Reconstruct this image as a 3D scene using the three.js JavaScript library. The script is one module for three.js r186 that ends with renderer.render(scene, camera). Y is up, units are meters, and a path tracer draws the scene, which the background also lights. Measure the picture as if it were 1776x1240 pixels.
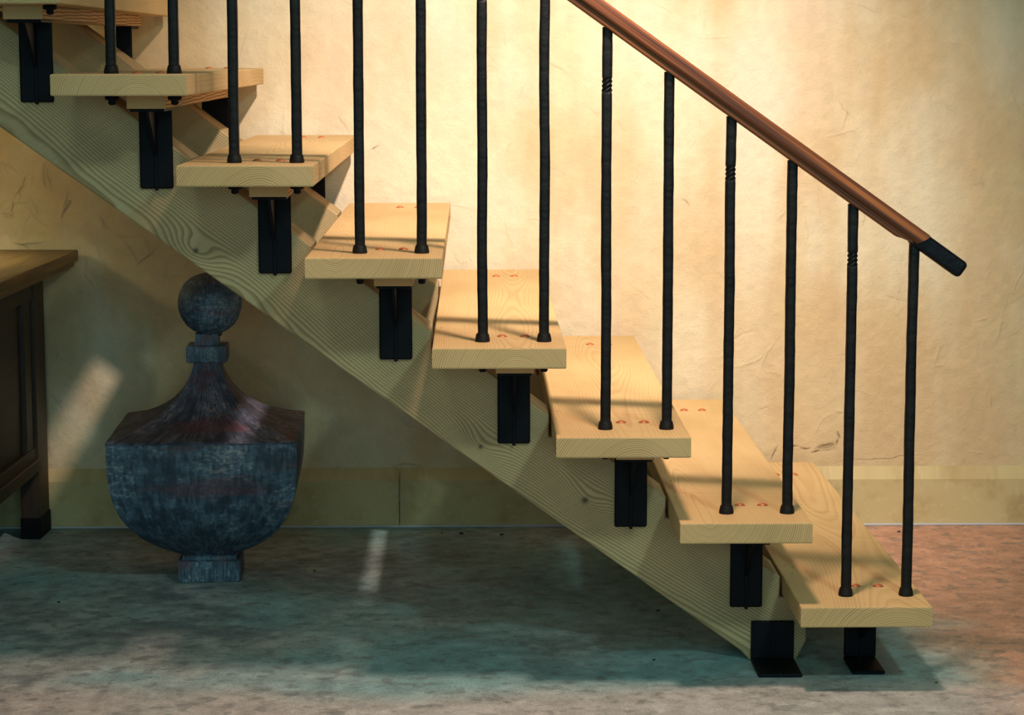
import * as THREE from 'three';
import { RoundedBoxGeometry } from 'three/addons/geometries/RoundedBoxGeometry.js';
import { mergeGeometries } from 'three/addons/utils/BufferGeometryUtils.js';
import { RectAreaLightUniformsLib } from 'three/addons/lights/RectAreaLightUniformsLib.js';

// ------------------------------------------------------------------ camera, light, exposure
const scene = new THREE.Scene();
const camera = new THREE.PerspectiveCamera(2 * Math.atan(620 / 3940.7) * 180 / Math.PI, 1776 / 1240, 0.05, 60);
camera.rotation.order = 'YXZ';
camera.position.set(-0.7453, 1.4642, 5.0518);
camera.rotation.set(-0.13377, -0.01694, -0.00018);
scene.add(camera);
scene.background = new THREE.Color().setRGB(0.35, 0.5, 0.55);

const renderer = new THREE.WebGLRenderer({ antialias: true });
renderer.toneMapping = THREE.LinearToneMapping;
renderer.toneMappingExposure = 1.1;
renderer.shadowMap.enabled = true;
RectAreaLightUniformsLib.init();

// the three spots of the track in front of the stair: position, aim, colour, candela, half angle
const SPOTS = [
  { p: [-0.32, 3.05, 0.57], aim: [-0.46, 0.76, -1.91], c: [1, 0.835, 0.70], i: 43, a: 31, pen: 1, size: 3, spill: { aim: [-0.5, 0, 1.0], c: [1, 0.69, 0.53], i: 18, a: 50, size: 6 } },
  { p: [-1.55, 3.02, 3.0], aim: [-1.2, 0.5, -1.0], c: [0.7, 1, 0.86], i: 2.5, a: 42, pen: 1, size: 9 },
  { p: [0.80, 3.02, 3.0], aim: [0.1, 0.2, -0.5], c: [0.66, 1, 0.92], i: 10, a: 40, pen: 1, size: 6 },
];
const FILLWINDOW = { c: [0.46, 0.95, 1.0], i: 2.7, w: 4, h: 2.0, x: -0.6, y: 2.0, z: 7.05 };  // added window behind the camera, out of view, for cool fill
const TABLELAMP = { p: [-2.47, 1.23, -1.42], c: [0.97, 1, 0.76], i: 1.0 };

// ------------------------------------------------------------------ helpers
let seed = 7;
const rnd = () => { seed = (seed * 1664525 + 1013904223) >>> 0; return seed / 4294967296; };
const PERM = new Uint8Array(512);
{ const a = [...Array(256).keys()]; for (let i = 255; i > 0; i--) { const j = Math.floor(rnd() * (i + 1)); [a[i], a[j]] = [a[j], a[i]]; } for (let i = 0; i < 512; i++) PERM[i] = a[i & 255]; }
const fade = (t) => t * t * (3 - 2 * t);
function n2(x, y) {                                  // value noise, -1..1
  const xi = Math.floor(x), yi = Math.floor(y), u = fade(x - xi), v = fade(y - yi);
  const X = xi & 255, Y = yi & 255, a = PERM[X] + Y, b = PERM[X + 1] + Y;
  const p = PERM[a & 511], q = PERM[b & 511], r = PERM[(a + 1) & 511], s = PERM[(b + 1) & 511];
  const t = p + (q - p) * u, w = r + (s - r) * u;
  return (t + (w - t) * v) / 127.5 - 1;
}
function n3(x, y, z) {
  const zi = Math.floor(z), w = fade(z - zi);
  const a = n2(x + zi * 37.17, y + zi * 17.31), b = n2(x + (zi + 1) * 37.17, y + (zi + 1) * 17.31);
  return a + (b - a) * w;
}
const fbm = (x, y, o = 4) => { let s = 0, a = 0.5; for (let i = 0; i < o; i++) { s += a * n2(x, y); x = x * 2.03 + 13.7; y = y * 2.03 + 5.1; a *= 0.5; } return s; };
const ss = (a, b, x) => { const t = Math.min(1, Math.max(0, (x - a) / (b - a))); return t * t * (3 - 2 * t); };
const lerp = (a, b, t) => a + (b - a) * t;
const mix3 = (a, b, t) => [lerp(a[0], b[0], t), lerp(a[1], b[1], t), lerp(a[2], b[2], t)];
function texFrom(data, w, h, srgb, wrap = THREE.RepeatWrapping) {
  const t = new THREE.DataTexture(data, w, h, THREE.RGBAFormat);
  t.magFilter = THREE.LinearFilter; t.minFilter = THREE.LinearMipmapLinearFilter; t.generateMipmaps = true;
  t.wrapS = t.wrapT = wrap; if (srgb) t.colorSpace = THREE.SRGBColorSpace; t.needsUpdate = true; return t;
}
// fn(x, y) -> [r, g, b, height 0..1]; sRGB 0..255
function paint(w, h, fn, bump = true, wrap) {
  const c = new Uint8Array(w * h * 4), b = bump ? new Uint8Array(w * h * 4) : null;
  for (let y = 0; y < h; y++) for (let x = 0; x < w; x++) {
    const v = fn(x, y), k = (y * w + x) * 4;
    c[k] = Math.max(0, Math.min(255, v[0])); c[k + 1] = Math.max(0, Math.min(255, v[1])); c[k + 2] = Math.max(0, Math.min(255, v[2])); c[k + 3] = 255;
    if (b) { const q = Math.max(0, Math.min(255, v[3] * 255)); b[k] = b[k + 1] = b[k + 2] = q; b[k + 3] = 255; }
  }
  return { map: texFrom(c, w, h, true, wrap), bump: bump ? texFrom(b, w, h, false, wrap) : null };
}
const used = {};
function numbered(n) { const k = used[n] = (used[n] ?? -1) + 1; return k ? `${n}_${String(k).padStart(3, '0')}` : n; }
function obj(name, geo, mat, parent = scene) {
  const g = Array.isArray(geo) ? merge(geo) : geo;
  const m = new THREE.Mesh(g, mat); m.name = numbered(name); m.castShadow = m.receiveShadow = true; parent.add(m); return m;
}
function merge(list) { return mergeGeometries(list.map((g) => { const q = g.index ? g.toNonIndexed() : g.clone(); for (const k of Object.keys(q.attributes)) if (!['position', 'normal', 'uv'].includes(k)) q.deleteAttribute(k); return q; })); }
function thing(name, label, category, pos = [0, 0, 0], turn = 0) {
  const o = new THREE.Group(); o.name = numbered(name); o.position.set(...pos); o.rotation.y = turn; o.userData = { label, category }; scene.add(o); return o;
}
const structure = (o, label) => { o.userData.kind = 'structure'; if (label) o.userData.label = label; return o; };
const box = (x0, x1, y0, y1, z0, z1, r = 0) => {
  const g = r ? new RoundedBoxGeometry(x1 - x0, y1 - y0, z1 - z0, 2, r) : new THREE.BoxGeometry(x1 - x0, y1 - y0, z1 - z0);
  g.translate((x0 + x1) / 2, (y0 + y1) / 2, (z0 + z1) / 2); return g;
};
// uv by dominant normal, metres: [offset, scale] handled by the caller
function uvByNormal(g, fn) {
  if (g.index) g = g.toNonIndexed();
  const p = g.attributes.position, uv = new Float32Array(p.count * 2);
  const a = new THREE.Vector3(), b = new THREE.Vector3(), c = new THREE.Vector3(), n = new THREE.Vector3();
  for (let i = 0; i < p.count; i += 3) {
    a.fromBufferAttribute(p, i); b.fromBufferAttribute(p, i + 1); c.fromBufferAttribute(p, i + 2);
    n.copy(b).sub(a).cross(c.clone().sub(a)).normalize();
    [a, b, c].forEach((v, k) => { const q = fn(v, n); uv[(i + k) * 2] = q[0]; uv[(i + k) * 2 + 1] = q[1]; });
  }
  g.setAttribute('uv', new THREE.BufferAttribute(uv, 2)); return g;
}
const uvBox = (g, s = 1) => uvByNormal(g, (v, n) => { const ax = Math.abs(n.x), ay = Math.abs(n.y), az = Math.abs(n.z); return ay >= ax && ay >= az ? [v.x * s, v.z * s] : ax >= az ? [v.z * s, v.y * s] : [v.x * s, v.y * s]; });
const std = (o) => new THREE.MeshStandardMaterial({ roughness: 0.8, ...o });

// ------------------------------------------------------------------ materials
// solid softwood: x across, y thickness, z along (metres) -> latewood amount and height
function woodAt(x, y, z, P) {
  const wob = n2(z * 1.6 + P.s, P.s * 3.1) * P.drift, wob2 = n2(z * 1.3 + P.s * 2.7, 9.1) * P.drift * 0.6;
  const dx = x - P.px - wob, dy = (y - P.py - wob2);
  let r = Math.sqrt(dx * dx + dy * dy);
  r += 0.0035 * n3(x * 14 + P.s, y * 14, z * 2.2) + 0.0012 * n3(x * 60, y * 60, z * 5 + P.s);
  const ph = r / P.w + 0.35 * n2(r * 40 + P.s, 3.3), f = ph - Math.floor(ph);
  const late = ss(0.35, 0.88, f) * (1 - ss(0.9, 1, f));
  return late * (0.65 + 0.35 * n2(Math.floor(ph) * 1.7 + P.s, 1.2));
}
const EARLY = [213, 178, 124], LATE = [158, 114, 68];
function plankAtlas(P) {
  // 1024 x 2048: top 0..609 x 0..1849 (0.5 mm, 1 mm); sides from 620 and 720 (0.5 mm, 1 mm); end 0..609 x 1860..1955 (0.5 mm)
  return paint(1024, 2048, (i, j) => {
    let x, y, z, end = false;
    if (j < 1856) { z = j / 1000; if (i < 615) { x = i / 2000; y = 0.048; } else if (i < 718) { x = 0; y = (i - 620) / 2000; } else { x = 0.303; y = (i - 720) / 2000; } }
    else { end = true; x = i / 2000; y = (j - 1858) / 2000; z = 0; }
    const l = woodAt(x, y, z, P);
    const fib = end ? 0.5 * n2(x * 900, y * 900) : n2((x + y) * 1500 + P.s, z * 26) * 0.6 + n2((x + y) * 500, z * 9 + P.s) * 0.4;
    const saw = end ? 0 : n2(z * 420 + x * 12, P.s) * (0.5 + 0.5 * n2(x * 9 + P.s, z * 5));
    const blot = fbm(x * 6 + P.s, z * 2.2 + y * 6, 3);
    let t = l * (end ? 0.8 : 0.3) + 0.10 * fib + 0.10 * saw;
    const c = mix3(EARLY, LATE, t), k = 1 + 0.10 * blot + (end ? -0.03 : 0) + 0.035 * fib;
    return [c[0] * k, c[1] * k, c[2] * k * (1 + 0.03 * blot), 0.45 + 0.35 * l + 0.12 * fib + 0.14 * saw];
  });
}
const PLANKS = [
  { s: 1.7, px: 0.20, py: -0.030, w: 0.0048, drift: 0.02 },
  { s: 5.3, px: 0.16, py: -0.055, w: 0.0052, drift: 0.03 },
  { s: 9.9, px: 0.06, py: 0.075, w: 0.0046, drift: 0.035 },
  { s: 14.2, px: 0.24, py: -0.10, w: 0.0055, drift: 0.04 },
].map((P) => { const t = plankAtlas(P); return std({ map: t.map, bumpMap: t.bump, bumpScale: 0.0005, roughness: 0.72 }); });

// beam: u along (2.4 m over 2048), v 0..0.25 front face, 0.25..0.45 top face
const BEAM = (() => {
  const W = 2048, H = 512, P = { s: 3.4, px: 0, py: 0, w: 0.008, drift: 0 };
  const knots = [[0.62, 0.085, 0.014], [0.90, 0.045, 0.010], [1.72, 0.035, 0.012]];
  const t = paint(W, H, (i, j) => {
    const z = i / W * 2.6, v = j / H * 0.512; const top = v > 0.256; const y = top ? v - 0.256 : v;
    let r;
    if (!top) {
        const cen = 0.012 + 0.045 * n2(z * 1.05, 2.2) + 0.016 * n2(z * 2.6, 5.2), d = y - cen;
        r = Math.sqrt(d * d + 0.07 * 0.07) * 1.15 + 0.012 * n2(z * 1.4 + 3, 7) + 0.005 * n2(z * 5, y * 12) + 0.0012 * n2(z * 22, y * 60);
        for (const [kz, ky, kr] of knots) { const e = Math.hypot((z - kz) * 0.5, y - ky); r += 0.030 * Math.exp(-e * e / 0.0012); }
    } else r = y * 0.8 + 0.012 * n2(z * 1.3, y * 6) + 1;
    const ph = r / 0.0062, f = ph - Math.floor(ph);
    const late = ss(0.3, 0.85, f) * (1 - ss(0.88, 1, f));
    const fib = n2(y * 1400, z * 22) * 0.6 + n2(y * 420, z * 8) * 0.4;
    const saw = n2(z * 330 + y * 150, 8.8);
    const blot = fbm(z * 2.5, y * 9, 4);
    const c = mix3([184, 161, 119], [132, 106, 70], late * 0.72 + 0.1 * fib), k = 1 + 0.14 * blot + 0.03 * fib + 0.02 * saw;
    let q = 1; for (const [kz, ky, kr] of knots) { const d = Math.hypot(z - kz, y - ky); if (!top) q -= 0.55 * Math.exp(-d * d / (kr * kr * 0.25)); }
    return [c[0] * k * q, c[1] * k * q, c[2] * k * q, 0.4 + 0.4 * late + 0.12 * fib + 0.1 * saw];
  }, true, THREE.MirroredRepeatWrapping);
  return std({ map: t.map, bumpMap: t.bump, bumpScale: 0.0007, roughness: 0.78 });
})();
const CLEAT = (() => {
  const t = paint(512, 256, (i, j) => {
    const z = i / 512 * 0.5, y = j / 256 * 0.128; const r = y + 0.007 * n2(z * 7, y * 20) + 0.0012 * n2(z * 26, y * 60);
    const f = (r / 0.0075) % 1, late = ss(0.3, 0.8, f) * (1 - ss(0.85, 1, f)); const c = mix3([210, 172, 118], [122, 80, 48], late * 0.9);
    const k = 1 + 0.06 * n2(y * 900, z * 30); return [c[0] * k, c[1] * k, c[2] * k, 0.3 + 0.6 * late];
  });
  return std({ map: t.map, bumpMap: t.bump, bumpScale: 0.0012, roughness: 0.8 });
})();
const OAK = (() => {
  const t = paint(1024, 128, (i, j) => {
    const z = i / 1024 * 1.4, y = j / 128 * 0.2; const g = n2(y * 260, z * 3.5) * 0.5 + n2(y * 700, z * 9) * 0.3 + n2(y * 90 + 3, z * 1.6) * 0.5;
    const c = mix3([184, 102, 46], [84, 40, 18], 0.5 + 0.75 * g); return [c[0], c[1], c[2], 0.5 + 0.4 * g];
  });
  return std({ map: t.map, bumpMap: t.bump, bumpScale: 0.0005, roughness: 0.62 });
})();
const DARKWOOD = (() => {
  const t = paint(512, 256, (i, j) => {
    const z = i / 512, y = j / 256 * 0.5; const g = n2(y * 120, z * 5) * 0.5 + n2(y * 400, z * 14) * 0.3;
    const c = mix3([84, 56, 34], [44, 29, 20], 0.5 + 0.6 * g); return [c[0], c[1], c[2], 0.5 + 0.4 * g];
  });
  return std({ map: t.map, bumpMap: t.bump, bumpScale: 0.0003, roughness: 0.5 });
})();
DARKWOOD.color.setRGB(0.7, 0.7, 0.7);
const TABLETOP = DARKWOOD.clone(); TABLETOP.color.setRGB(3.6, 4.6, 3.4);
const IRON = (() => {
  const t = paint(256, 256, (i, j) => {
    const a = fbm(i / 18, j / 18, 4), k = 19 + 9 * a; return [k * 1.12, k, k * 1.0, 0.5 + 0.5 * fbm(i / 9, j / 9, 3)];
  });
  return new THREE.MeshPhysicalMaterial({ map: t.map, bumpMap: t.bump, bumpScale: 0.0012, roughness: 0.55, specularIntensity: 0.5 });
})();
const BRACKETIRON = new THREE.MeshPhysicalMaterial({ specularIntensity: 0.3, color: new THREE.Color().setRGB(0.0035, 0.004, 0.007), roughness: 0.62, metalness: 0, bumpMap: IRON.bumpMap, bumpScale: 0.0006 });
const CAP = new THREE.MeshPhysicalMaterial({ specularIntensity: 0.35, color: new THREE.Color().setRGB(0.006, 0.007, 0.011), roughness: 0.45, metalness: 0, bumpMap: IRON.bumpMap, bumpScale: 0.001 });
const COPPER = std({ color: new THREE.Color().setRGB(0.62, 0.19, 0.075), roughness: 0.4, metalness: 0.35 });
const NAIL = std({ color: new THREE.Color().setRGB(0.03, 0.02, 0.015), roughness: 0.7 });

let ZINCLID;
const ZINC = (() => {
  const t = paint(1024, 1024, (i, j) => {
    const u = i / 1024, v = j / 1024;
    const big = fbm(u * 6, v * 6, 4), fine = fbm(u * 110, v * 110, 3), mid = fbm(u * 30, v * 34, 4), ver = fbm(u * 150 + 4, v * 22, 3), hor = fbm(u * 14 + 9, v * 120, 3);
    let c = mix3([50, 64, 80], [94, 112, 130], ss(-0.45, 0.55, 0.5 * big + 0.5 * mid + 0.5 * ver));
    const mask = ss(-0.05, 0.45, big + 0.7 * mid), chips = ss(0.10, 0.30, fine + 0.5 * hor) * mask;
    c = mix3(c, [146, 150, 146], chips * 0.5);
    c = mix3(c, [112, 66, 72], 0.5 * ss(0.2, 0.5, fbm(u * 3.4 + 31, v * 9 + 7, 3) + 0.35 * hor));
    const k = 1 + 0.2 * fine + 0.12 * ver; return [c[0] * k, c[1] * k, c[2] * k, 0.4 + 0.4 * chips + 0.25 * fine];
  });
  return std({ map: t.map, bumpMap: t.bump, bumpScale: 0.0008, roughness: 0.6, metalness: 0.15 });
})();
ZINCLID = ZINC.clone(); ZINCLID.color.setRGB(1.15, 0.82, 0.85);   // the lid keeps a reddish patina

// plaster: 4.096 m x 2.048 m, origin x = -2.6, y = 0
const PLASTER = (() => {
  const W = 2048, H = 1024, hgt = new Float32Array(W * H), dark = new Float32Array(W * H);
  const stamp = (x, y, rad, dh, dd) => {
    const r = Math.ceil(rad * 2), xi = Math.round(x), yi = Math.round(y);
    for (let b = -r; b <= r; b++) for (let a = -r; a <= r; a++) {
      const X = xi + a, Y = yi + b; if (X < 0 || Y < 0 || X >= W || Y >= H) continue;
      const d = Math.hypot(X - x, Y - y) / rad, e = Math.exp(-d * d * 1.5); const k = Y * W + X;
      hgt[k] += dh * e; dark[k] = Math.max(dark[k], dd * e);
    }
  };
  const crack = (x, y, ang, len, rad, dh, dd, wig = 0.5) => {       // metres
    let px = (x + 2.6) * 500, py = y * 500, a = ang; const n = Math.round(len * 500);
    for (let i = 0; i < n; i++) { a += (rnd() - 0.5) * wig; a += (ang - a) * 0.03; px += Math.cos(a); py += Math.sin(a); const t = Math.sin(Math.PI * (i + 1) / (n + 1)); stamp(px, py, rad * (0.6 + 0.6 * rnd()), dh * t * 0.5, dd * t * (0.5 + rnd() * 0.5)); }
  };
  // scattered hair cracks, trowel ridges and nicks
  for (let i = 0; i < 150; i++) { const x = -2.6 + rnd() * 4.1, y = rnd() * 2.05; crack(x, y, rnd() * 6.28, 0.02 + rnd() * 0.08, 0.8, -0.10, 0.16, 0.9); }
  for (let i = 0; i < 230; i++) { const x = -2.6 + rnd() * 4.1, y = rnd() * 2.05; crack(x, y, rnd() * 6.28, 0.03 + rnd() * 0.14, 1.6 + rnd() * 1.6, (rnd() < 0.6 ? 0.10 : -0.08), 0.03, 0.25); }
  for (let i = 0; i < 60; i++) { const x = -2.5 + rnd() * 1.0, y = 0.7 + rnd() * 0.8; crack(x, y, rnd() * 6.28, 0.05 + rnd() * 0.15, 2.2, (rnd() < 0.6 ? 0.16 : -0.12), 0.05, 0.4); }
  // the broken patch by the lowest steps and the crack along the skirting
  const chip = [[0.176, 0.199], [0.21, 0.238], [0.268, 0.242], [0.302, 0.223], [0.332, 0.237], [0.382, 0.246], [0.39, 0.264], [0.398, 0.293]];
  for (let i = 0; i < chip.length - 1; i++) { const [a, b] = chip[i], [c, d] = chip[i + 1]; crack(a, b, Math.atan2(d - b, c - a), Math.hypot(c - a, d - b), 1.5, -0.4, 0.5, 0.5); }
  for (const dy of [0.004, 0.009, 0.014]) crack(0.315, 0.222 + dy, 0.16, 0.068, 3.2, -0.22, 0.2, 0.2);
  for (const [a, b, c, d] of [[-2.113, 1.093, -2.156, 1.018], [-2.156, 1.018, -2.171, 0.963], [-2.058, 1.133, -2.043, 1.045], [-1.986, 1.045, -2.009, 0.936], [-1.973, 1.018, -2.014, 0.99], [-2.167, 0.888, -2.058, 0.881], [-2.191, 0.977, -2.151, 0.963], [-1.899, 0.977, -1.853, 0.929], [-1.787, 0.812, -1.717, 0.894]]) { const t = Math.atan2(d - b, c - a), l = Math.hypot(c - a, d - b); crack(a, b, t, l, 3.2, 0.3, 0.03, 0.35); crack(a + 0.008, b - 0.006, t, l, 1.8, -0.25, 0.1, 0.4); }
  crack(-1.064, 1.164, 0.35, 0.035, 1.4, -0.3, 0.4, 0.3); crack(-0.111, 1.013, -0.15, 0.04, 1.6, -0.25, 0.25, 0.6); crack(0.362, 1.32, -0.2, 0.08, 1, -0.2, 0.22, 0.4);
  for (const [x, l] of [[-2.3, 0.6], [-1.2, 0.45], [0.35, 0.35], [0.62, 0.25]]) crack(x, 0.1875, 0, l, 1.0, -0.3, 0.35, 0.2);
  crack(-2.17, 0.38, -1.1, 0.14, 1.1, -0.3, 0.35, 0.8);  crack(0.45, 0.98, -0.5, 0.06, 1, -0.25, 0.3, 0.8);
  const t = paint(W, H, (i, j) => {
    const x = i / 500, y = j / 500, k = j * W + i;
    const big = fbm(x * 1.1 + 7, y * 0.9 + 2, 4), mid = fbm(x * 4 + 3, y * 3.4, 4), ver = fbm(x * 7 + 9, y * 0.9 + 4, 4), fine = fbm(x * 34, y * 34, 4), grain = n2(i / 1.7, j / 1.7);
    let c = mix3([230, 213, 184], [212, 179, 136], ss(-0.35, 0.5, big + 0.35 * mid + 0.55 * ver));
    c = mix3(c, [232, 208, 188], 0.45 * ss(0.0, 0.5, fbm(x * 2.2 + 50, y * 2 + 11, 4) + 0.3 * mid));
    c = mix3(c, [224, 206, 164], 0.3 * ss(0.05, 0.5, fbm(x * 2.8 + 80, y * 2.4 + 31, 4)));
    const kk = (1 + 0.035 * fine + 0.012 * grain) * (1 - 0.75 * dark[k]);
    return [c[0] * kk, c[1] * kk * (1 - 0.05 * dark[k]), c[2] * kk * (1 - 0.12 * dark[k]), 0.5 + 0.18 * fine + 0.16 * mid + 0.03 * grain + 0.9 * hgt[k]];
  }, true, THREE.MirroredRepeatWrapping);
  return std({ map: t.map, bumpMap: t.bump, bumpScale: 0.009, roughness: 0.82 });
})();
const uvWall = (g) => uvByNormal(g, (v, n) => Math.abs(n.x) > 0.7 ? [(v.z + 2.6) / 4.096, v.y / 2.048] : Math.abs(n.y) > 0.7 ? [(v.x + 2.6) / 4.096, v.z / 2.048] : [(v.x + 2.6) / 4.096, v.y / 2.048]);
const STONE = (() => {
  const t = paint(1024, 256, (i, j) => {
    const x = i / 512, y = j / 512; const a = fbm(x * 6, y * 6, 5), b = fbm(x * 34, y * 34, 4), s = ss(0.25, 0.45, fbm(x * 60 + 4, y * 60, 3));
    let c = mix3([186, 156, 108], [206, 182, 132], ss(-0.4, 0.4, a + 0.4 * b)); c = mix3(c, [222, 204, 164], 0.25 * s);
    return [c[0], c[1], c[2], 0.5 + 0.3 * b];
  });
  return std({ map: t.map, bumpMap: t.bump, bumpScale: 0.0008, roughness: 0.7 });
})();
const CAULK = std({ color: new THREE.Color().setRGB(0.55, 0.52, 0.55), roughness: 0.6 });
const CONCRETE = (() => {
  const t = paint(2048, 2048, (i, j) => {
    const x = i / 2048 * 4, y = j / 2048 * 4;
    const big = fbm(x * 0.9 + 3, y * 1.1, 5), mid = fbm(x * 4 + 1, y * 5 + 8, 5), fine = fbm(x * 26, y * 26, 4), grain = n2(i / 1.5, j / 1.5), st = fbm(x * 16 + 40, y * 26, 4);
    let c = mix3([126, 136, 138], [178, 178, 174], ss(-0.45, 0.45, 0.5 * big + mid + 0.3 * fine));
    c = mix3(c, [122, 166, 170], 0.85 * ss(-0.45, 0.3, fbm(x * 1.3 + 20, y * 1.5 + 3, 4) + 0.3 * mid));  // teal stain, also paints the cool shade under the stair into the floor
    const warmStain = (x - 2.72) * 2.4 + 0.9 * fbm(x * 1.7 + 60, y * 1.9, 4) + 0.3 * mid;  // terracotta stain that also carries the warm light falling on the right
    c = mix3(c, [208, 150, 122], 0.9 * ss(0.1, 1.0, warmStain));
    c = mix3(c, [190, 176, 170], 0.75 * ss(-0.1, 0.35, (y - 1.86) * 2.2 + 0.3 * fbm(x * 1.9 + 11, y * 2.3 + 5, 4)));  // pinkish front strip: the lamp's warm pool painted into the floor colour
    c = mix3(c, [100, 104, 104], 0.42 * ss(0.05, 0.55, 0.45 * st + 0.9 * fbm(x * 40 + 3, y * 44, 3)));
    const k = 1 + 0.16 * fine + 0.10 * grain;
    return [c[0] * k, c[1] * k, c[2] * k, 0.5 + 0.25 * fine + 0.1 * grain + 0.2 * st];
  }, true, THREE.MirroredRepeatWrapping);
  return std({ map: t.map, bumpMap: t.bump, bumpScale: 0.0016, roughness: 0.6 });
})();
const CEILING = std({ color: new THREE.Color().setRGB(0.42, 0.55, 0.55), roughness: 0.9 });
const PAINTEDWALL = std({ color: new THREE.Color().setRGB(0.38, 0.5, 0.5), roughness: 0.9 });
const GLASS = new THREE.MeshPhysicalMaterial({ color: 0xffffff, roughness: 0.02, transmission: 1, thickness: 0, ior: 1.5 });

// ------------------------------------------------------------------ the room
const WZ = -1.91, XL = -3.95, XR = 3.2, ZF = 7.0, YC = 4.5;
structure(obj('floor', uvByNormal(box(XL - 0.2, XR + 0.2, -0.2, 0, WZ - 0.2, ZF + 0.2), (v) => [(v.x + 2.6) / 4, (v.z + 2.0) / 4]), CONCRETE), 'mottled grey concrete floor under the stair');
structure(obj('wall_back', uvWall(box(XL - 0.2, XR + 0.2, 0, YC, WZ - 0.2, WZ)), PLASTER), 'cracked ochre plaster wall behind the stair');
structure(obj('wall_left', box(XL - 0.2, XL, 0, YC, WZ, ZF), PAINTEDWALL));
structure(obj('wall_right', box(XR, XR + 0.2, 0, YC, WZ, ZF), PAINTEDWALL));
structure(obj('ceiling', box(XL - 0.2, XR + 0.2, YC, YC + 0.2, WZ - 0.2, ZF + 0.2), CEILING));
{
  const w = FILLWINDOW, x0 = w.x - w.w / 2, x1 = w.x + w.w / 2, y0 = w.y - w.h / 2, y1 = w.y + w.h / 2;
  structure(obj('wall_front', [box(XL - 0.2, x0, 0, YC, ZF, ZF + 0.2), box(x1, XR + 0.2, 0, YC, ZF, ZF + 0.2), box(x0, x1, 0, y0, ZF, ZF + 0.2), box(x0, x1, y1, YC, ZF, ZF + 0.2)], PAINTEDWALL));
  const g = new THREE.Group(); g.name = 'fill_window_1'; structure(g); scene.add(g);
  obj('fill_window_frame', [box(x0, x1, y0, y0 + 0.06, ZF + 0.08, ZF + 0.14), box(x0, x1, y1 - 0.06, y1, ZF + 0.08, ZF + 0.14), box(x0, x0 + 0.06, y0, y1, ZF + 0.08, ZF + 0.14), box(x1 - 0.06, x1, y0, y1, ZF + 0.08, ZF + 0.14), box(w.x - 0.03, w.x + 0.03, y0, y1, ZF + 0.08, ZF + 0.14)], PAINTEDWALL, g);
  obj('fill_window_pane', box(x0 + 0.05, x1 - 0.05, y0 + 0.05, y1 - 0.05, ZF + 0.108, ZF + 0.112), GLASS, g);
  const ra = new THREE.RectAreaLight(new THREE.Color().setRGB(...w.c), w.i, w.w - 0.15, w.h - 0.15);  // fill light set in the added window
  ra.position.set(w.x, w.y, ZF + 0.05); ra.lookAt(w.x, w.y, -2); scene.add(ra);
}
{ // stone skirting in blocks with a chamfered top
  const g = new THREE.Group(); g.name = 'baseboard_back'; structure(g, 'ochre stone skirting blocks along the foot of the plaster wall'); scene.add(g);
  const joints = [-3.95, -2.23, -0.977, 0.27, 1.52, 2.4, 3.2];
  for (let i = 0; i < joints.length - 1; i++) {
    const a = joints[i] + 0.002, b = joints[i + 1] - 0.002, s = new THREE.Shape();
    s.moveTo(WZ - 0.01, 0.004); s.lineTo(WZ + 0.028, 0.004); s.lineTo(WZ + 0.028, 0.146); s.lineTo(WZ + 0.025, 0.150); s.lineTo(WZ, 0.183); s.lineTo(WZ - 0.01, 0.183);
    const e = new THREE.ExtrudeGeometry(s, { depth: b - a, bevelEnabled: false }); e.rotateY(-Math.PI / 2); e.translate(b, 0, 0); // z->-x, x->z
    obj('skirting_block', uvByNormal(e, (v) => [v.x / 2 + i * 0.37, (v.y + v.z) / 0.5]), STONE, g);
  }
  structure(obj('trim_1', box(XL, XR, 0, 0.007, WZ + 0.026, WZ + 0.036, 0.003), CAULK), 'thin pale caulk line where the skirting meets the floor');
}

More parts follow.
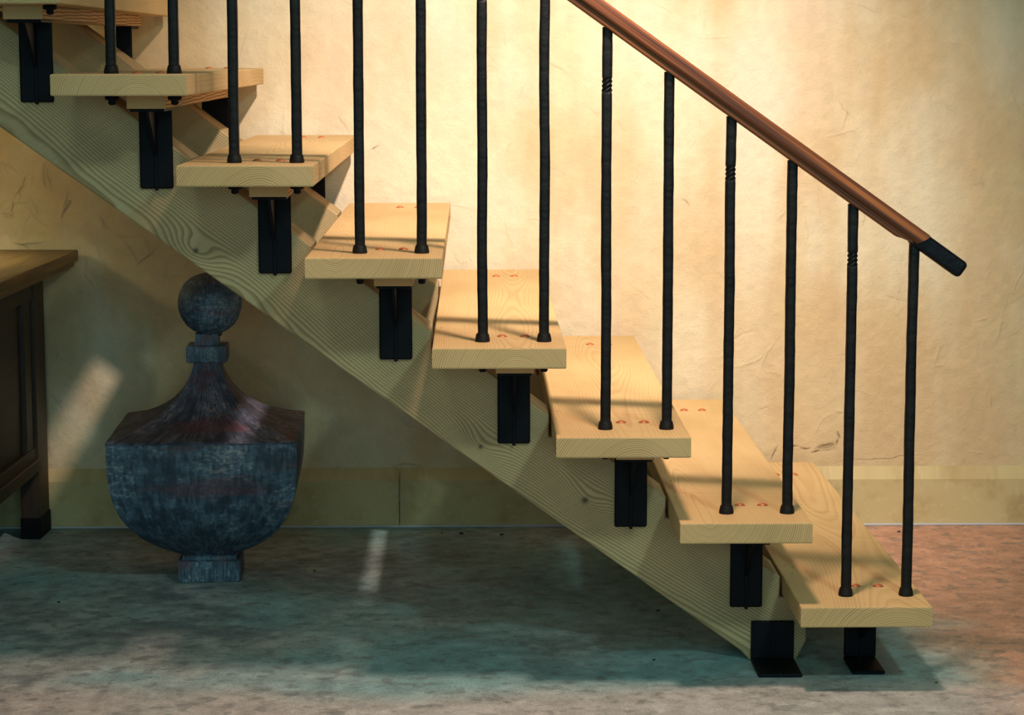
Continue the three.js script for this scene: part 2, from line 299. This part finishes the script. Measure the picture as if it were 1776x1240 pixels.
// ------------------------------------------------------------------ track with three spots (above the picture)
for (const [z, cx, hw, spots, label] of [[0.57, -0.35, 0.6, SPOTS.slice(0, 1), 'short black ceiling track with one spotlight close in front of the stair'], [3.0, -0.4, 1.5, SPOTS.slice(1), 'long black ceiling track with two spotlights further out in the room']]) {
  const t = thing('track_light', label, 'lamp', [cx, 3.25, z]);
  obj('track', box(-hw, hw, 0, 0.035, -0.018, 0.018, 0.004), BRACKETIRON, t);
  for (const x of [-hw + 0.2, hw - 0.2]) obj('hanger', new THREE.CylinderGeometry(0.006, 0.006, YC - 3.285, 10).translate(x, (YC - 3.285) / 2 + 0.035, 0), BRACKETIRON, t);
  for (const s of spots) {
    const h = new THREE.Group(); h.name = numbered('lamp_head'); t.add(h); h.position.set(s.p[0] - cx, s.p[1] - 3.25 + 0.02, 0);
    const dir = new THREE.Vector3(...s.aim).sub(new THREE.Vector3(...s.p)).normalize();
    const q = new THREE.Quaternion().setFromUnitVectors(new THREE.Vector3(0, -1, 0), dir);
    const can = new THREE.LatheGeometry([[0, 0.11], [0.03, 0.11], [0.042, 0.10], [0.045, 0.0], [0.041, 0.0], [0.038, 0.02], [0, 0.022]].map(([a, b]) => new THREE.Vector2(a, b)), 24);
    can.applyQuaternion(q); obj('lamp_housing', can, BRACKETIRON, h);
    const lens = new THREE.CircleGeometry(0.036, 24); lens.rotateX(Math.PI / 2); lens.translate(0, 0.018, 0); lens.applyQuaternion(q);
    obj('lamp_lens', lens, std({ color: 0x222222, emissive: new THREE.Color().setRGB(...s.c), emissiveIntensity: 6 }), h);
    obj('lamp_arm', new THREE.CylinderGeometry(0.007, 0.007, 0.1, 8).translate(0, 0.14, 0), BRACKETIRON, h);
    const l = new THREE.SpotLight(new THREE.Color().setRGB(...s.c), s.i, 0, s.a * Math.PI / 180, s.pen, 2);
    l.position.copy(new THREE.Vector3(...s.p)).addScaledVector(dir, 0.012); l.target.position.set(...s.aim);
    l.castShadow = true; l.shadow.radius = s.size; l.shadow.mapSize.set(2048, 2048); scene.add(l, l.target);
    if (s.spill) {                                             // the same lamp's wide spill
      const q2 = l.clone(); q2.color.setRGB(...s.spill.c); q2.intensity = s.spill.i; q2.angle = s.spill.a * Math.PI / 180; q2.shadow.radius = s.spill.size; q2.target = new THREE.Object3D(); q2.target.position.set(...s.spill.aim); scene.add(q2, q2.target);
    }
  }
}

// ------------------------------------------------------------------ the staircase
const RUN = 0.28, RISE = 0.2022, TH = 0.048, DEPTH = 1.85;
const MEAS = [[0.000, 0.302, 0.207], [-0.278, 0.0235, 0.4035], [-0.560, -0.255, 0.602], [-0.839, -0.5375, 0.806], [-1.1215, -0.815, 1.0095], [-1.403, -1.100, 1.215], [-1.676, -1.3765, 1.4155], [-1.951, -1.650, 1.617]];
const NT = 12;
const tread = (i) => i < MEAS.length ? MEAS[i] : [-RUN * i, -RUN * i + 0.303, RISE * (i + 1)];
const stair = thing('staircase', 'open-riser staircase of thick pale timber treads on two sloping timber stringers with black iron brackets', 'staircase');

// stringers: sloped beams with bird's-mouth notches behind each tread
const SLOPE = RISE / RUN, SL = Math.hypot(1, SLOPE);
function stringerGeo(z0, z1) {
  const s = new THREE.Shape();
  s.moveTo(-0.078, 0); s.lineTo(0.036, 0); s.lineTo(0.060, 0.050);
  const pts = [];
  for (let i = 0; i < NT; i++) {
    const [xl, , y] = tread(i), yb = y - TH - 0.001, x = xl - 0.007;
    if (i === 0) { pts.push([0.058, 0.10], [0.036, yb - 0.002], [x, yb - 0.002]); }
    else { const x0 = xl + 0.066; pts.push([x0, yb - 0.002], [x, yb - 0.002]); }
    pts.push([x, y - 0.001]);
  }
  for (const p of pts) s.lineTo(...p);
  const xe = -3.2; s.lineTo(xe, RISE - SLOPE * xe - 0.01); s.lineTo(xe, RISE - SLOPE * xe - 0.249);
  s.lineTo(-0.10, 0.024); s.closePath();
  const g = new THREE.ExtrudeGeometry(s, { depth: z1 - z0 - 0.006, bevelEnabled: true, bevelThickness: 0.003, bevelSize: 0.003, bevelOffset: -0.003, bevelSegments: 1 });
  g.translate(0, 0, z0 + 0.003);
  return uvByNormal(g, (v, n) => {
    const u = (-(v.x) + v.y * SLOPE) / SL, w = (v.y + v.x * SLOPE) / SL; // along, across
    if (Math.abs(n.z) > 0.5) return [u / 2.6, (w + 0.045) / 0.512];
    return [u / 2.6, (0.262 + (v.z - z0)) / 0.512];
  });
}
obj('stringer', stringerGeo(-0.488, -0.308), BEAM, stair).userData.label = 'front sloping timber stringer';
obj('stringer', stringerGeo(-1.542, -1.362), BEAM, stair).userData.label = 'rear sloping timber stringer';

// treads
function treadGeo(w) {
  const b = 0.0035, s = new THREE.Shape(); s.moveTo(0, 0); s.lineTo(w, 0); s.lineTo(w, DEPTH); s.lineTo(0, DEPTH); s.closePath();
  for (const z of [0.21, DEPTH - 0.21]) for (const x of [0.160, 0.2135]) { const h = new THREE.Path(); h.absarc(x, z, 0.0125, 0, Math.PI * 2, true); s.holes.push(h); }
  const g = new THREE.ExtrudeGeometry(s, { depth: TH - 2 * b, bevelEnabled: true, bevelThickness: b, bevelSize: b, bevelOffset: -b, bevelSegments: 2, curveSegments: 14 });
  g.rotateX(-Math.PI / 2); g.translate(0, -TH + b, 0);       // shape y -> -z
  return uvByNormal(g, (v, n) => {
    const X = Math.min(0.3035, Math.max(0.0005, v.x)), Y = Math.min(0.0475, Math.max(0.0005, v.y + TH)), Z = Math.min(1.849, Math.max(0.001, -v.z));
    if (Math.abs(n.y) > 0.6) return [X * 2000 / 1024, Z * 1000 / 2048];
    if (Math.abs(n.z) > 0.6) return [X * 2000 / 1024, (1859 + Y * 2000) / 2048];
    return [(n.x < 0 ? 620.5 + Y * 2000 : 720.5 + Y * 2000) / 1024, Z * 1000 / 2048];
  });
}
const boltGeo = new THREE.LatheGeometry([[0.0001, 0.0052], [0.004, 0.0048], [0.008, 0.0034], [0.0108, 0.0014], [0.0119, -0.001], [0.0118, -0.03]].reverse().map(([a, b]) => new THREE.Vector2(a, b)), 24);
const nailGeo = new THREE.CylinderGeometry(0.0026, 0.0026, 0.004, 8);
const cleatGeo = uvByNormal(box(-0.045, 0.045, -0.032, 0, -1.695, -0.155, 0.002), (v, n) => Math.abs(n.z) > 0.6 ? [v.x * 0.5 + 0.3, 0.012 + v.y * 0.02] : [v.z / 0.5, (v.y + v.x * 0.9 + 0.04) / 0.128]);
const VAR = [3, 2, 1, 0, 2, 1, 0, 3, 1, 2, 0, 3];
// bracket: two flange plates, deep gusset above, rib below, top plate
function gusset(x, y0, y1, zf, zr, th) {       // triangle in z-y, extruded along x
  const s = new THREE.Shape(); s.moveTo(zr, y0); s.lineTo(zr, y1); s.lineTo(zf, y1); s.lineTo(zf, y1 - 0.012); s.lineTo(zr + Math.sign(zf - zr) * 0.009, y0 + 0.0); s.closePath();
  const g = new THREE.ExtrudeGeometry(s, { depth: th, bevelEnabled: false }); g.rotateY(-Math.PI / 2); g.translate(x + th / 2, 0, 0); return g;
}
function bracketGeo(yb, yt) {
  const h = yt - yb;
  return merge([
    box(-0.039, 0.039, yb, yt, -0.308, -0.2965, 0.0055),
    gusset(0, yb + h * 0.42, yt, -0.168, -0.299, 0.007),
    box(-0.004, 0.004, yb - 0.004, yt - 0.02, -0.299, -0.2925, 0.002),
    box(-0.039, 0.039, yt - 0.007, yt, -0.31, -0.166, 0.002),
  ]);
}
const brFull = uvBox(bracketGeo(-0.19, 0), 4), brFoot = uvBox(merge([bracketGeo(-0.118, 0), box(-0.039, 0.039, -0.1265, -0.1175, -0.308, -0.172, 0.003)]), 4);
const mirrorZ = (g) => { const q = g.clone(); q.rotateY(Math.PI); q.translate(0, 0, -DEPTH); return q; };
const brFullB = mirrorZ(brFull), brFootB = mirrorZ(brFoot);
for (let i = 0; i < NT; i++) {
  const [xl, xr, y] = tread(i);
  const t = obj('tread', treadGeo(xr - xl), PLANKS[VAR[i]], stair); t.position.set(xl, y, 0);
  for (const z of [-0.21, -(DEPTH - 0.21)]) for (const x of [0.160, 0.2135]) obj('bolt', boltGeo, COPPER, t).position.set(x, 0, z);
  for (const [x, z] of i === 0 ? [[0.028, -0.43], [0.04, -0.41], [0.03, -0.335]] : [[0.022, -0.52], [0.018, -0.38]]) obj('nail', nailGeo, NAIL, t).position.set(x + (rnd() - 0.5) * 0.008, -0.0018, z + (rnd() - 0.5) * 0.03);
  const cx = (xl + xr) / 2 + 0.038;
  obj('cleat', cleatGeo, CLEAT, t).position.set(cx - xl, -TH, 0);
  const foot = i === 0, yt = y - TH - 0.032;
  for (const back of [0, 1]) {
    const b = obj('bracket', foot ? (back ? brFootB : brFoot) : (back ? brFullB : brFull), BRACKETIRON, stair); b.position.set(cx, yt, 0);
  }
}
// foot brackets of the stringers
{
  const g = uvBox(merge([box(-0.052, 0.052, 0.004, 0.099, -0.308, -0.2985, 0.003), box(-0.052, 0.052, 0, 0.009, -0.308, -0.150, 0.003), box(-0.004, 0.004, 0.005, 0.096, -0.300, -0.294, 0.0015), box(-0.004, 0.004, 0.005, 0.0115, -0.3, -0.152, 0.0015)]), 4);
  obj('stringer_shoe', g, BRACKETIRON, stair).position.x = -0.0235;
  obj('stringer_shoe', mirrorZ(g), BRACKETIRON, stair).position.x = -0.0235;
}
// the landing off the picture that the flight runs up to
structure(obj('trim_2', uvByNormal(box(XL, -3.2, RISE * 13 - 0.24, RISE * 13, WZ, 0.05, 0.004), (v) => [v.x, v.z / 0.5]), DARKWOOD), 'timber landing at the head of the stair');

// ------------------------------------------------------------------ railing
const rail = thing('stair_railing', 'black forged iron balusters carrying a sloping reddish-brown oak handrail with black end cap', 'railing');
const BZ = -0.113, RB = (x) => 1.2015 - 0.7085 * x;      // underside of the handrail
const RAILANG = Math.atan(0.7085);
function barGeo(h, r, twist, sd) {                          // hand-forged squarish bar with an optional twisted collar
  const NS = 16, rows = []; const tw0 = 0.772, tw1 = 0.802;
  const ys = []; for (let y = 0; y < h; ) { ys.push(y); y += twist && y > tw0 - 0.03 && y < tw1 + 0.03 ? 0.0022 : 0.02; } ys.push(h);
  const pos = [], idx = [], uv = [];
  ys.forEach((y, j) => {
    const inTw = twist ? ss(tw0 - 0.006, tw0 + 0.002, y) * (1 - ss(tw1 - 0.002, tw1 + 0.006, y)) : 0;
    const ang = twist ? Math.PI * 1.5 * Math.min(1, Math.max(0, (y - tw0) / (tw1 - tw0))) : 0;
    const ox = 0.0011 * n2(y * 5 + sd, sd), oz = 0.0011 * n2(y * 5 + sd, sd + 7);
    for (let k = 0; k <= NS; k++) {
      const a = (k % NS) / NS * Math.PI * 2, b = a + ang;
      const p = lerp(5, 3.2, inTw), sq = 1 / Math.pow(Math.pow(Math.abs(Math.cos(b)), p) + Math.pow(Math.abs(Math.sin(b)), p), 1 / p);
      let R = r * lerp(sq * 0.98, 0.78 * sq * sq, inTw) * (1 + 0.045 * n3(Math.cos(a) * 1.3 + sd, Math.sin(a) * 1.3, y * 26) + 0.03 * n2(y * 70 + sd, k * 0.9));
      if (twist && inTw > 0.02) R *= 1 + 0.10 * inTw * Math.sin((b * 4));
      pos.push(Math.cos(a) * R + ox, y, Math.sin(a) * R + oz); uv.push(k / NS * 0.28, y * 4);
    }
    if (j) for (let k = 0; k < NS; k++) { const c = j * (NS + 1) + k, d = c - NS - 1; idx.push(d, c, d + 1, c, c + 1, d + 1); }
  });
  const g = new THREE.BufferGeometry(); g.setAttribute('position', new THREE.Float32BufferAttribute(pos, 3)); g.setAttribute('uv', new THREE.Float32BufferAttribute(uv, 2)); g.setIndex(idx); g.computeVertexNormals(); return g;
}
const collarGeo = new THREE.LatheGeometry([[0.0165, 0], [0.0172, 0.003], [0.0165, 0.008], [0.0145, 0.017], [0.0128, 0.0195], [0.0105, 0.02]].map(([a, b]) => new THREE.Vector2(a, b)), 20);
const nutGeo = new THREE.LatheGeometry([[0.0001, -0.023], [0.006, -0.022], [0.0085, -0.019], [0.0085, -0.012], [0.014, -0.011], [0.016, -0.009], [0.016, -0.001], [0.010, 0]].map(([a, b]) => new THREE.Vector2(a, b)), 12);
for (let i = 0; i < NT; i++) for (const k of [0, 1]) {
  const [xl, xr, y] = tread(i), x = xl + [0.1172, 0.2583][k] + (i === 3 ? -0.0035 : 0) + (i === 0 ? 0.003 : 0);
  const top = RB(x) + (i === 0 && k === 1 ? 0.012 : 0.004);
  const b = obj('baluster', barGeo(top - y, 0.0117, k === 0, i * 2.3 + k * 5.1), IRON, rail); b.position.set(x, y, BZ);
  obj('collar', collarGeo, IRON, b);
  obj('nut', nutGeo, BRACKETIRON, b).position.y = -TH;
}
{ // handrail: moulded section swept along the slope
  const x1 = 0.268, x0 = -3.1, L = (x1 - x0) / Math.cos(RAILANG);
  const s = new THREE.Shape(); // x = sideways, y = up
  const half = [[0.017, 0], [0.0205, 0.0015], [0.0215, 0.0045], [0.0215, 0.0095], [0.0195, 0.0115], [0.0195, 0.013], [0.0235, 0.0155], [0.0275, 0.0185], [0.0285, 0.022], [0.028, 0.0365], [0.0265, 0.0415], [0.0225, 0.0448], [0.012, 0.0462]];
  s.moveTo(-half[0][0], 0); for (const [a, b] of half) s.lineTo(a, b); for (const [a, b] of [...half].reverse()) s.lineTo(-a, b);
  const g = new THREE.ExtrudeGeometry(s, { depth: L, bevelEnabled: false, curveSegments: 6, steps: 60 });
  // chamfer the lower lip at the free end (z = L)
  const p = g.attributes.position; for (let i = 0; i < p.count; i++) if (p.getZ(i) > L - 0.001) p.setZ(i, L - 0.042 * (1 - ss(0, 0.013, p.getY(i))) - 0.018 * (1 - ss(0.0, 0.045, p.getY(i))));
  g.computeVertexNormals();
  const m = obj('handrail', uvByNormal(g, (v, n) => [v.z / 1.4, (Math.abs(n.y) > 0.7 ? v.x + 0.03 : v.y) / 0.2 + (n.x > 0 ? 0.5 : 0)]), OAK, rail);
  m.userData.label = 'reddish-brown oak handrail with moulded underside';
  // local z along the slope, down to the right
  m.matrixAutoUpdate = true;
  const ex = new THREE.Vector3(0, 0, -1), ez = new THREE.Vector3(Math.cos(RAILANG), -Math.sin(RAILANG), 0), ey = new THREE.Vector3().crossVectors(ez, ex);
  m.quaternion.setFromRotationMatrix(new THREE.Matrix4().makeBasis(ex, ey, ez));
  m.position.set(x0, RB(x0), BZ);
  const cap = new RoundedBoxGeometry(0.042, 0.040, 0.145, 4, 0.011); cap.translate(0, 0.0245, L + 0.04);
  obj('end_cap', uvBox(cap, 4), CAP, m).userData.label = 'black rounded end cap';
}

// ------------------------------------------------------------------ the finial under the stair
{
  const u = thing('garden_finial', 'weathered dark grey square-bodied urn finial with ball top standing under the stair', 'finial', [-1.486, 0, -1.234], 0.035);
  const sq = (prof, kz, r, segs = 10) => {                    // loft of rounded squares: prof rows [half width, y]
    const pos = [], idx = [], uv = [], P = [];
    const n = segs, side = [];
    for (let q = 0; q < 4; q++) for (let k = 0; k < n; k++) side.push([q, -1 + 2 * k / n]);
    const M = side.length;
    prof.forEach(([hw, y], j) => {
      for (let k = 0; k <= M; k++) {
        const [q, t] = side[k % M]; let x, z; const e = Math.min(r, hw * 0.3) / hw;
        let tt = t; x = q === 0 ? tt : q === 1 ? 1 : q === 2 ? -tt : -1; z = q === 0 ? 1 : q === 1 ? -tt : q === 2 ? -1 : tt;
        if (Math.abs(x) === 1 && Math.abs(z) === 1) { x *= 1 - e * 0.3; z *= 1 - e * 0.3; }
        const X = x * hw, Z = z * hw * kz, dent = 1 + 0.006 * n3(X * 14, y * 14, Z * 14);
        pos.push(X * dent, y, Z * dent); uv.push(k / M * 2, y + j * 0.02);
      }
      if (j) for (let k = 0; k < M; k++) { const c = j * (M + 1) + k, d = c - M - 1; idx.push(d, d + 1, c, c, d + 1, c + 1); }
    });
    // caps
    for (const [j, flip] of [[0, true], [prof.length - 1, false]]) { const c = pos.length / 3; pos.push(0, prof[j][1], 0); uv.push(0.5, 0.5); for (let k = 0; k < M; k++) { const a = j * (M + 1) + k; flip ? idx.push(c, a + 1, a) : idx.push(c, a, a + 1); } }
    let g = new THREE.BufferGeometry(); g.setAttribute('position', new THREE.Float32BufferAttribute(pos, 3)); g.setAttribute('uv', new THREE.Float32BufferAttribute(uv, 2)); g.setIndex(idx);
    g = g.toNonIndexed(); g.computeVertexNormals(); return g;
  };
  obj('foot', sq([[0.084, 0], [0.0865, 0.002], [0.0865, 0.058], [0.083, 0.061], [0.076, 0.062], [0.074, 0.080]], 1, 0.004), ZINC, u);
  obj('bowl', sq([[0.072, 0.072], [0.0745, 0.076], [0.084, 0.083], [0.1, 0.0925], [0.118, 0.103], [0.138, 0.116], [0.158, 0.131], [0.178, 0.149], [0.197, 0.17], [0.213, 0.192], [0.228, 0.217], [0.24, 0.245], [0.248, 0.275], [0.2535, 0.31], [0.256, 0.35], [0.257, 0.385], [0.256, 0.418]], 1.03, 0.006, 14), ZINC, u);
  obj('lid', sq([[0.257, 0.418], [0.258, 0.4225], [0.255, 0.426], [0.225, 0.434], [0.19, 0.445], [0.16, 0.458], [0.132, 0.474], [0.106, 0.494], [0.084, 0.516], [0.066, 0.54], [0.052, 0.564], [0.042, 0.588], [0.038, 0.604], [0.037, 0.616]], 1.03, 0.004, 14), ZINCLID, u);
  obj('neck_block', sq([[0.052, 0.612], [0.0555, 0.614], [0.0565, 0.618], [0.0565, 0.654], [0.054, 0.658], [0.034, 0.659], [0.032, 0.690]], 1, 0.004, 4), ZINC, u);
  obj('ball', new THREE.LatheGeometry([[0.0001, 0.680], [0.031, 0.682], [0.034, 0.692], [0.048, 0.698], [0.066, 0.712], [0.080, 0.734], [0.0875, 0.758], [0.0885, 0.78], [0.084, 0.803], [0.072, 0.826], [0.055, 0.842], [0.034, 0.852], [0.014, 0.857], [0.0001, 0.858]].map(([a, b]) => new THREE.Vector2(a, b)), 40).rotateY(2.6).translate(0.008, 0, 0), ZINC, u);
}

// ------------------------------------------------------------------ the dark cabinet at the left edge
{
  const d = thing('sideboard', 'dark brown wooden sideboard with framed side panel and black leg tips at the left edge', 'sideboard', [-2.056, 0, -1.872], -0.0325);
  const W = 0.72, L = 1.5, wd = (g) => uvByNormal(g, (v, n) => Math.abs(n.y) > 0.6 ? [v.z, v.x / 0.5] : Math.abs(n.x) > 0.6 ? (0, [v.z, v.y / 0.5]) : [v.y, v.x / 0.5]);
  // local: right side at x = 0, back at z = 0, towards the room +z
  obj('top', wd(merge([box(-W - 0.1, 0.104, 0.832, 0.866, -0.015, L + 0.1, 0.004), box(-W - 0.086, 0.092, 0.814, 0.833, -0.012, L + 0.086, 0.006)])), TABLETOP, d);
  for (const [x0, x1] of [[-0.055, 0], [-W, -W + 0.055]]) for (const [z0, z1] of [[0.01, 0.15], [L - 0.14, L]]) {
    const leg = obj('leg', wd(merge([box(x0, x1, 0.06, 0.82, z0, z1, 0.004)])), DARKWOOD, d);
    obj('leg_tip', box(x0 - 0.003, x1 + 0.003, 0, 0.066, z0 - 0.003, z1 + 0.003, 0.004), BRACKETIRON, leg);
  }
  for (const x of [0, -W + 0.03]) {
    obj('rail', wd(merge([box(x - 0.04, x - 0.004, 0.20, 0.282, 0.14, L - 0.13, 0.004), box(x - 0.04, x + 0.008, 0.212, 0.250, 0.14, L - 0.13, 0.005)])), DARKWOOD, d);
    obj('rail', wd(box(x - 0.04, x - 0.004, 0.73, 0.82, 0.14, L - 0.13, 0.004)), DARKWOOD, d);
    for (const [z0, z1] of [[0.165, 0.25], [L - 0.26, L - 0.165]]) obj('stile', wd(box(x - 0.036, x - 0.008, 0.27, 0.75, z0, z1, 0.004)), DARKWOOD, d);
    obj('panel', wd(box(x - 0.034, x - 0.022, 0.26, 0.76, 0.2, L - 0.2, 0.002)), DARKWOOD, d);
  }
  for (const z of [0.02, L - 0.04]) { obj('rail', wd(box(-W + 0.05, -0.05, 0.20, 0.282, z, z + 0.03, 0.004)), DARKWOOD, d); obj('panel', wd(box(-W + 0.05, -0.05, 0.27, 0.82, z + 0.006, z + 0.018, 0.002)), DARKWOOD, d); }
}

// ------------------------------------------------------------------ lamp on the cabinet, left of the picture
{
  const [lx, ly, lz] = TABLELAMP.p, t = thing('table_lamp', 'small table lamp with a pale fabric shade standing on the dark sideboard', 'lamp', [lx, 0.866, lz]);
  obj('lamp_base', new THREE.LatheGeometry([[0.0001, 0], [0.07, 0], [0.07, 0.012], [0.03, 0.02], [0.018, 0.05], [0.034, 0.10], [0.03, 0.16], [0.012, 0.21], [0.009, 0.27], [0.0001, 0.27]].map(([a, b]) => new THREE.Vector2(a, b)), 28), BRACKETIRON, t);
  obj('lamp_shade', new THREE.LatheGeometry([[0.125, 0.27], [0.09, 0.47], [0.0885, 0.47], [0.1235, 0.27]].map(([a, b]) => new THREE.Vector2(a, b)), 36), new THREE.MeshPhysicalMaterial({ color: new THREE.Color().setRGB(0.75, 0.7, 0.55), roughness: 1, transmission: 0.5, thickness: 0, side: THREE.DoubleSide }), t);
  obj('lamp_bulb', new THREE.SphereGeometry(0.028, 16, 12).translate(0, ly - 0.866, 0), std({ color: 0x222222, emissive: new THREE.Color().setRGB(...TABLELAMP.c), emissiveIntensity: 4 }), t);
  const l = new THREE.PointLight(new THREE.Color().setRGB(...TABLELAMP.c), TABLELAMP.i, 0, 2); l.position.set(lx, ly, lz); l.castShadow = true; l.shadow.radius = 2; scene.add(l);
}

// ------------------------------------------------------------------ crumbs of grit on the floor
{
  const g0 = new THREE.IcosahedronGeometry(0.0045, 1);
  for (const [x, z, s, where] of [
    [-0.845, -1.79, 0.7, 'smallest dark crumb by the skirting, left of the other two under the stair'],
    [-0.785, -1.78, 1.2, 'larger dark crumb by the skirting, middle one of three under the stair'],
    [-0.662, -1.76, 1.1, 'dark crumb by the skirting, right one of three under the stair'],
    [-0.26, -0.80, 1.0, 'dark crumb in the shade just left of the lower end of the stringer'],
    [-0.31, -0.31, 0.8, 'dark crumb on the open floor left of the black stringer shoe'],
    [-1.86, -0.92, 0.9, 'dark crumb alone on the floor left of the grey finial, nearest the cabinet'],
    [0.56, -1.78, 1.0, 'dark crumb on the reddish floor by the skirting, seen right of the railing foot'],
    [0.335, -0.1, 0.6, 'dark crumb on the floor in front of the lowest tread, at its right corner'],
    [-1.2, -1.28, 0.9, 'dark crumb on the floor just right of the foot of the grey finial']]) {
    const m = obj('crumb', g0, NAIL); m.position.set(x, 0.0018 * s, z); m.scale.set(s * 1.5, s * 0.5, s); m.rotation.y = x * 9;
    m.userData = { label: where, category: 'grit', group: 'crumbs of grit on the floor' };
  }
}
renderer.render(scene, camera);
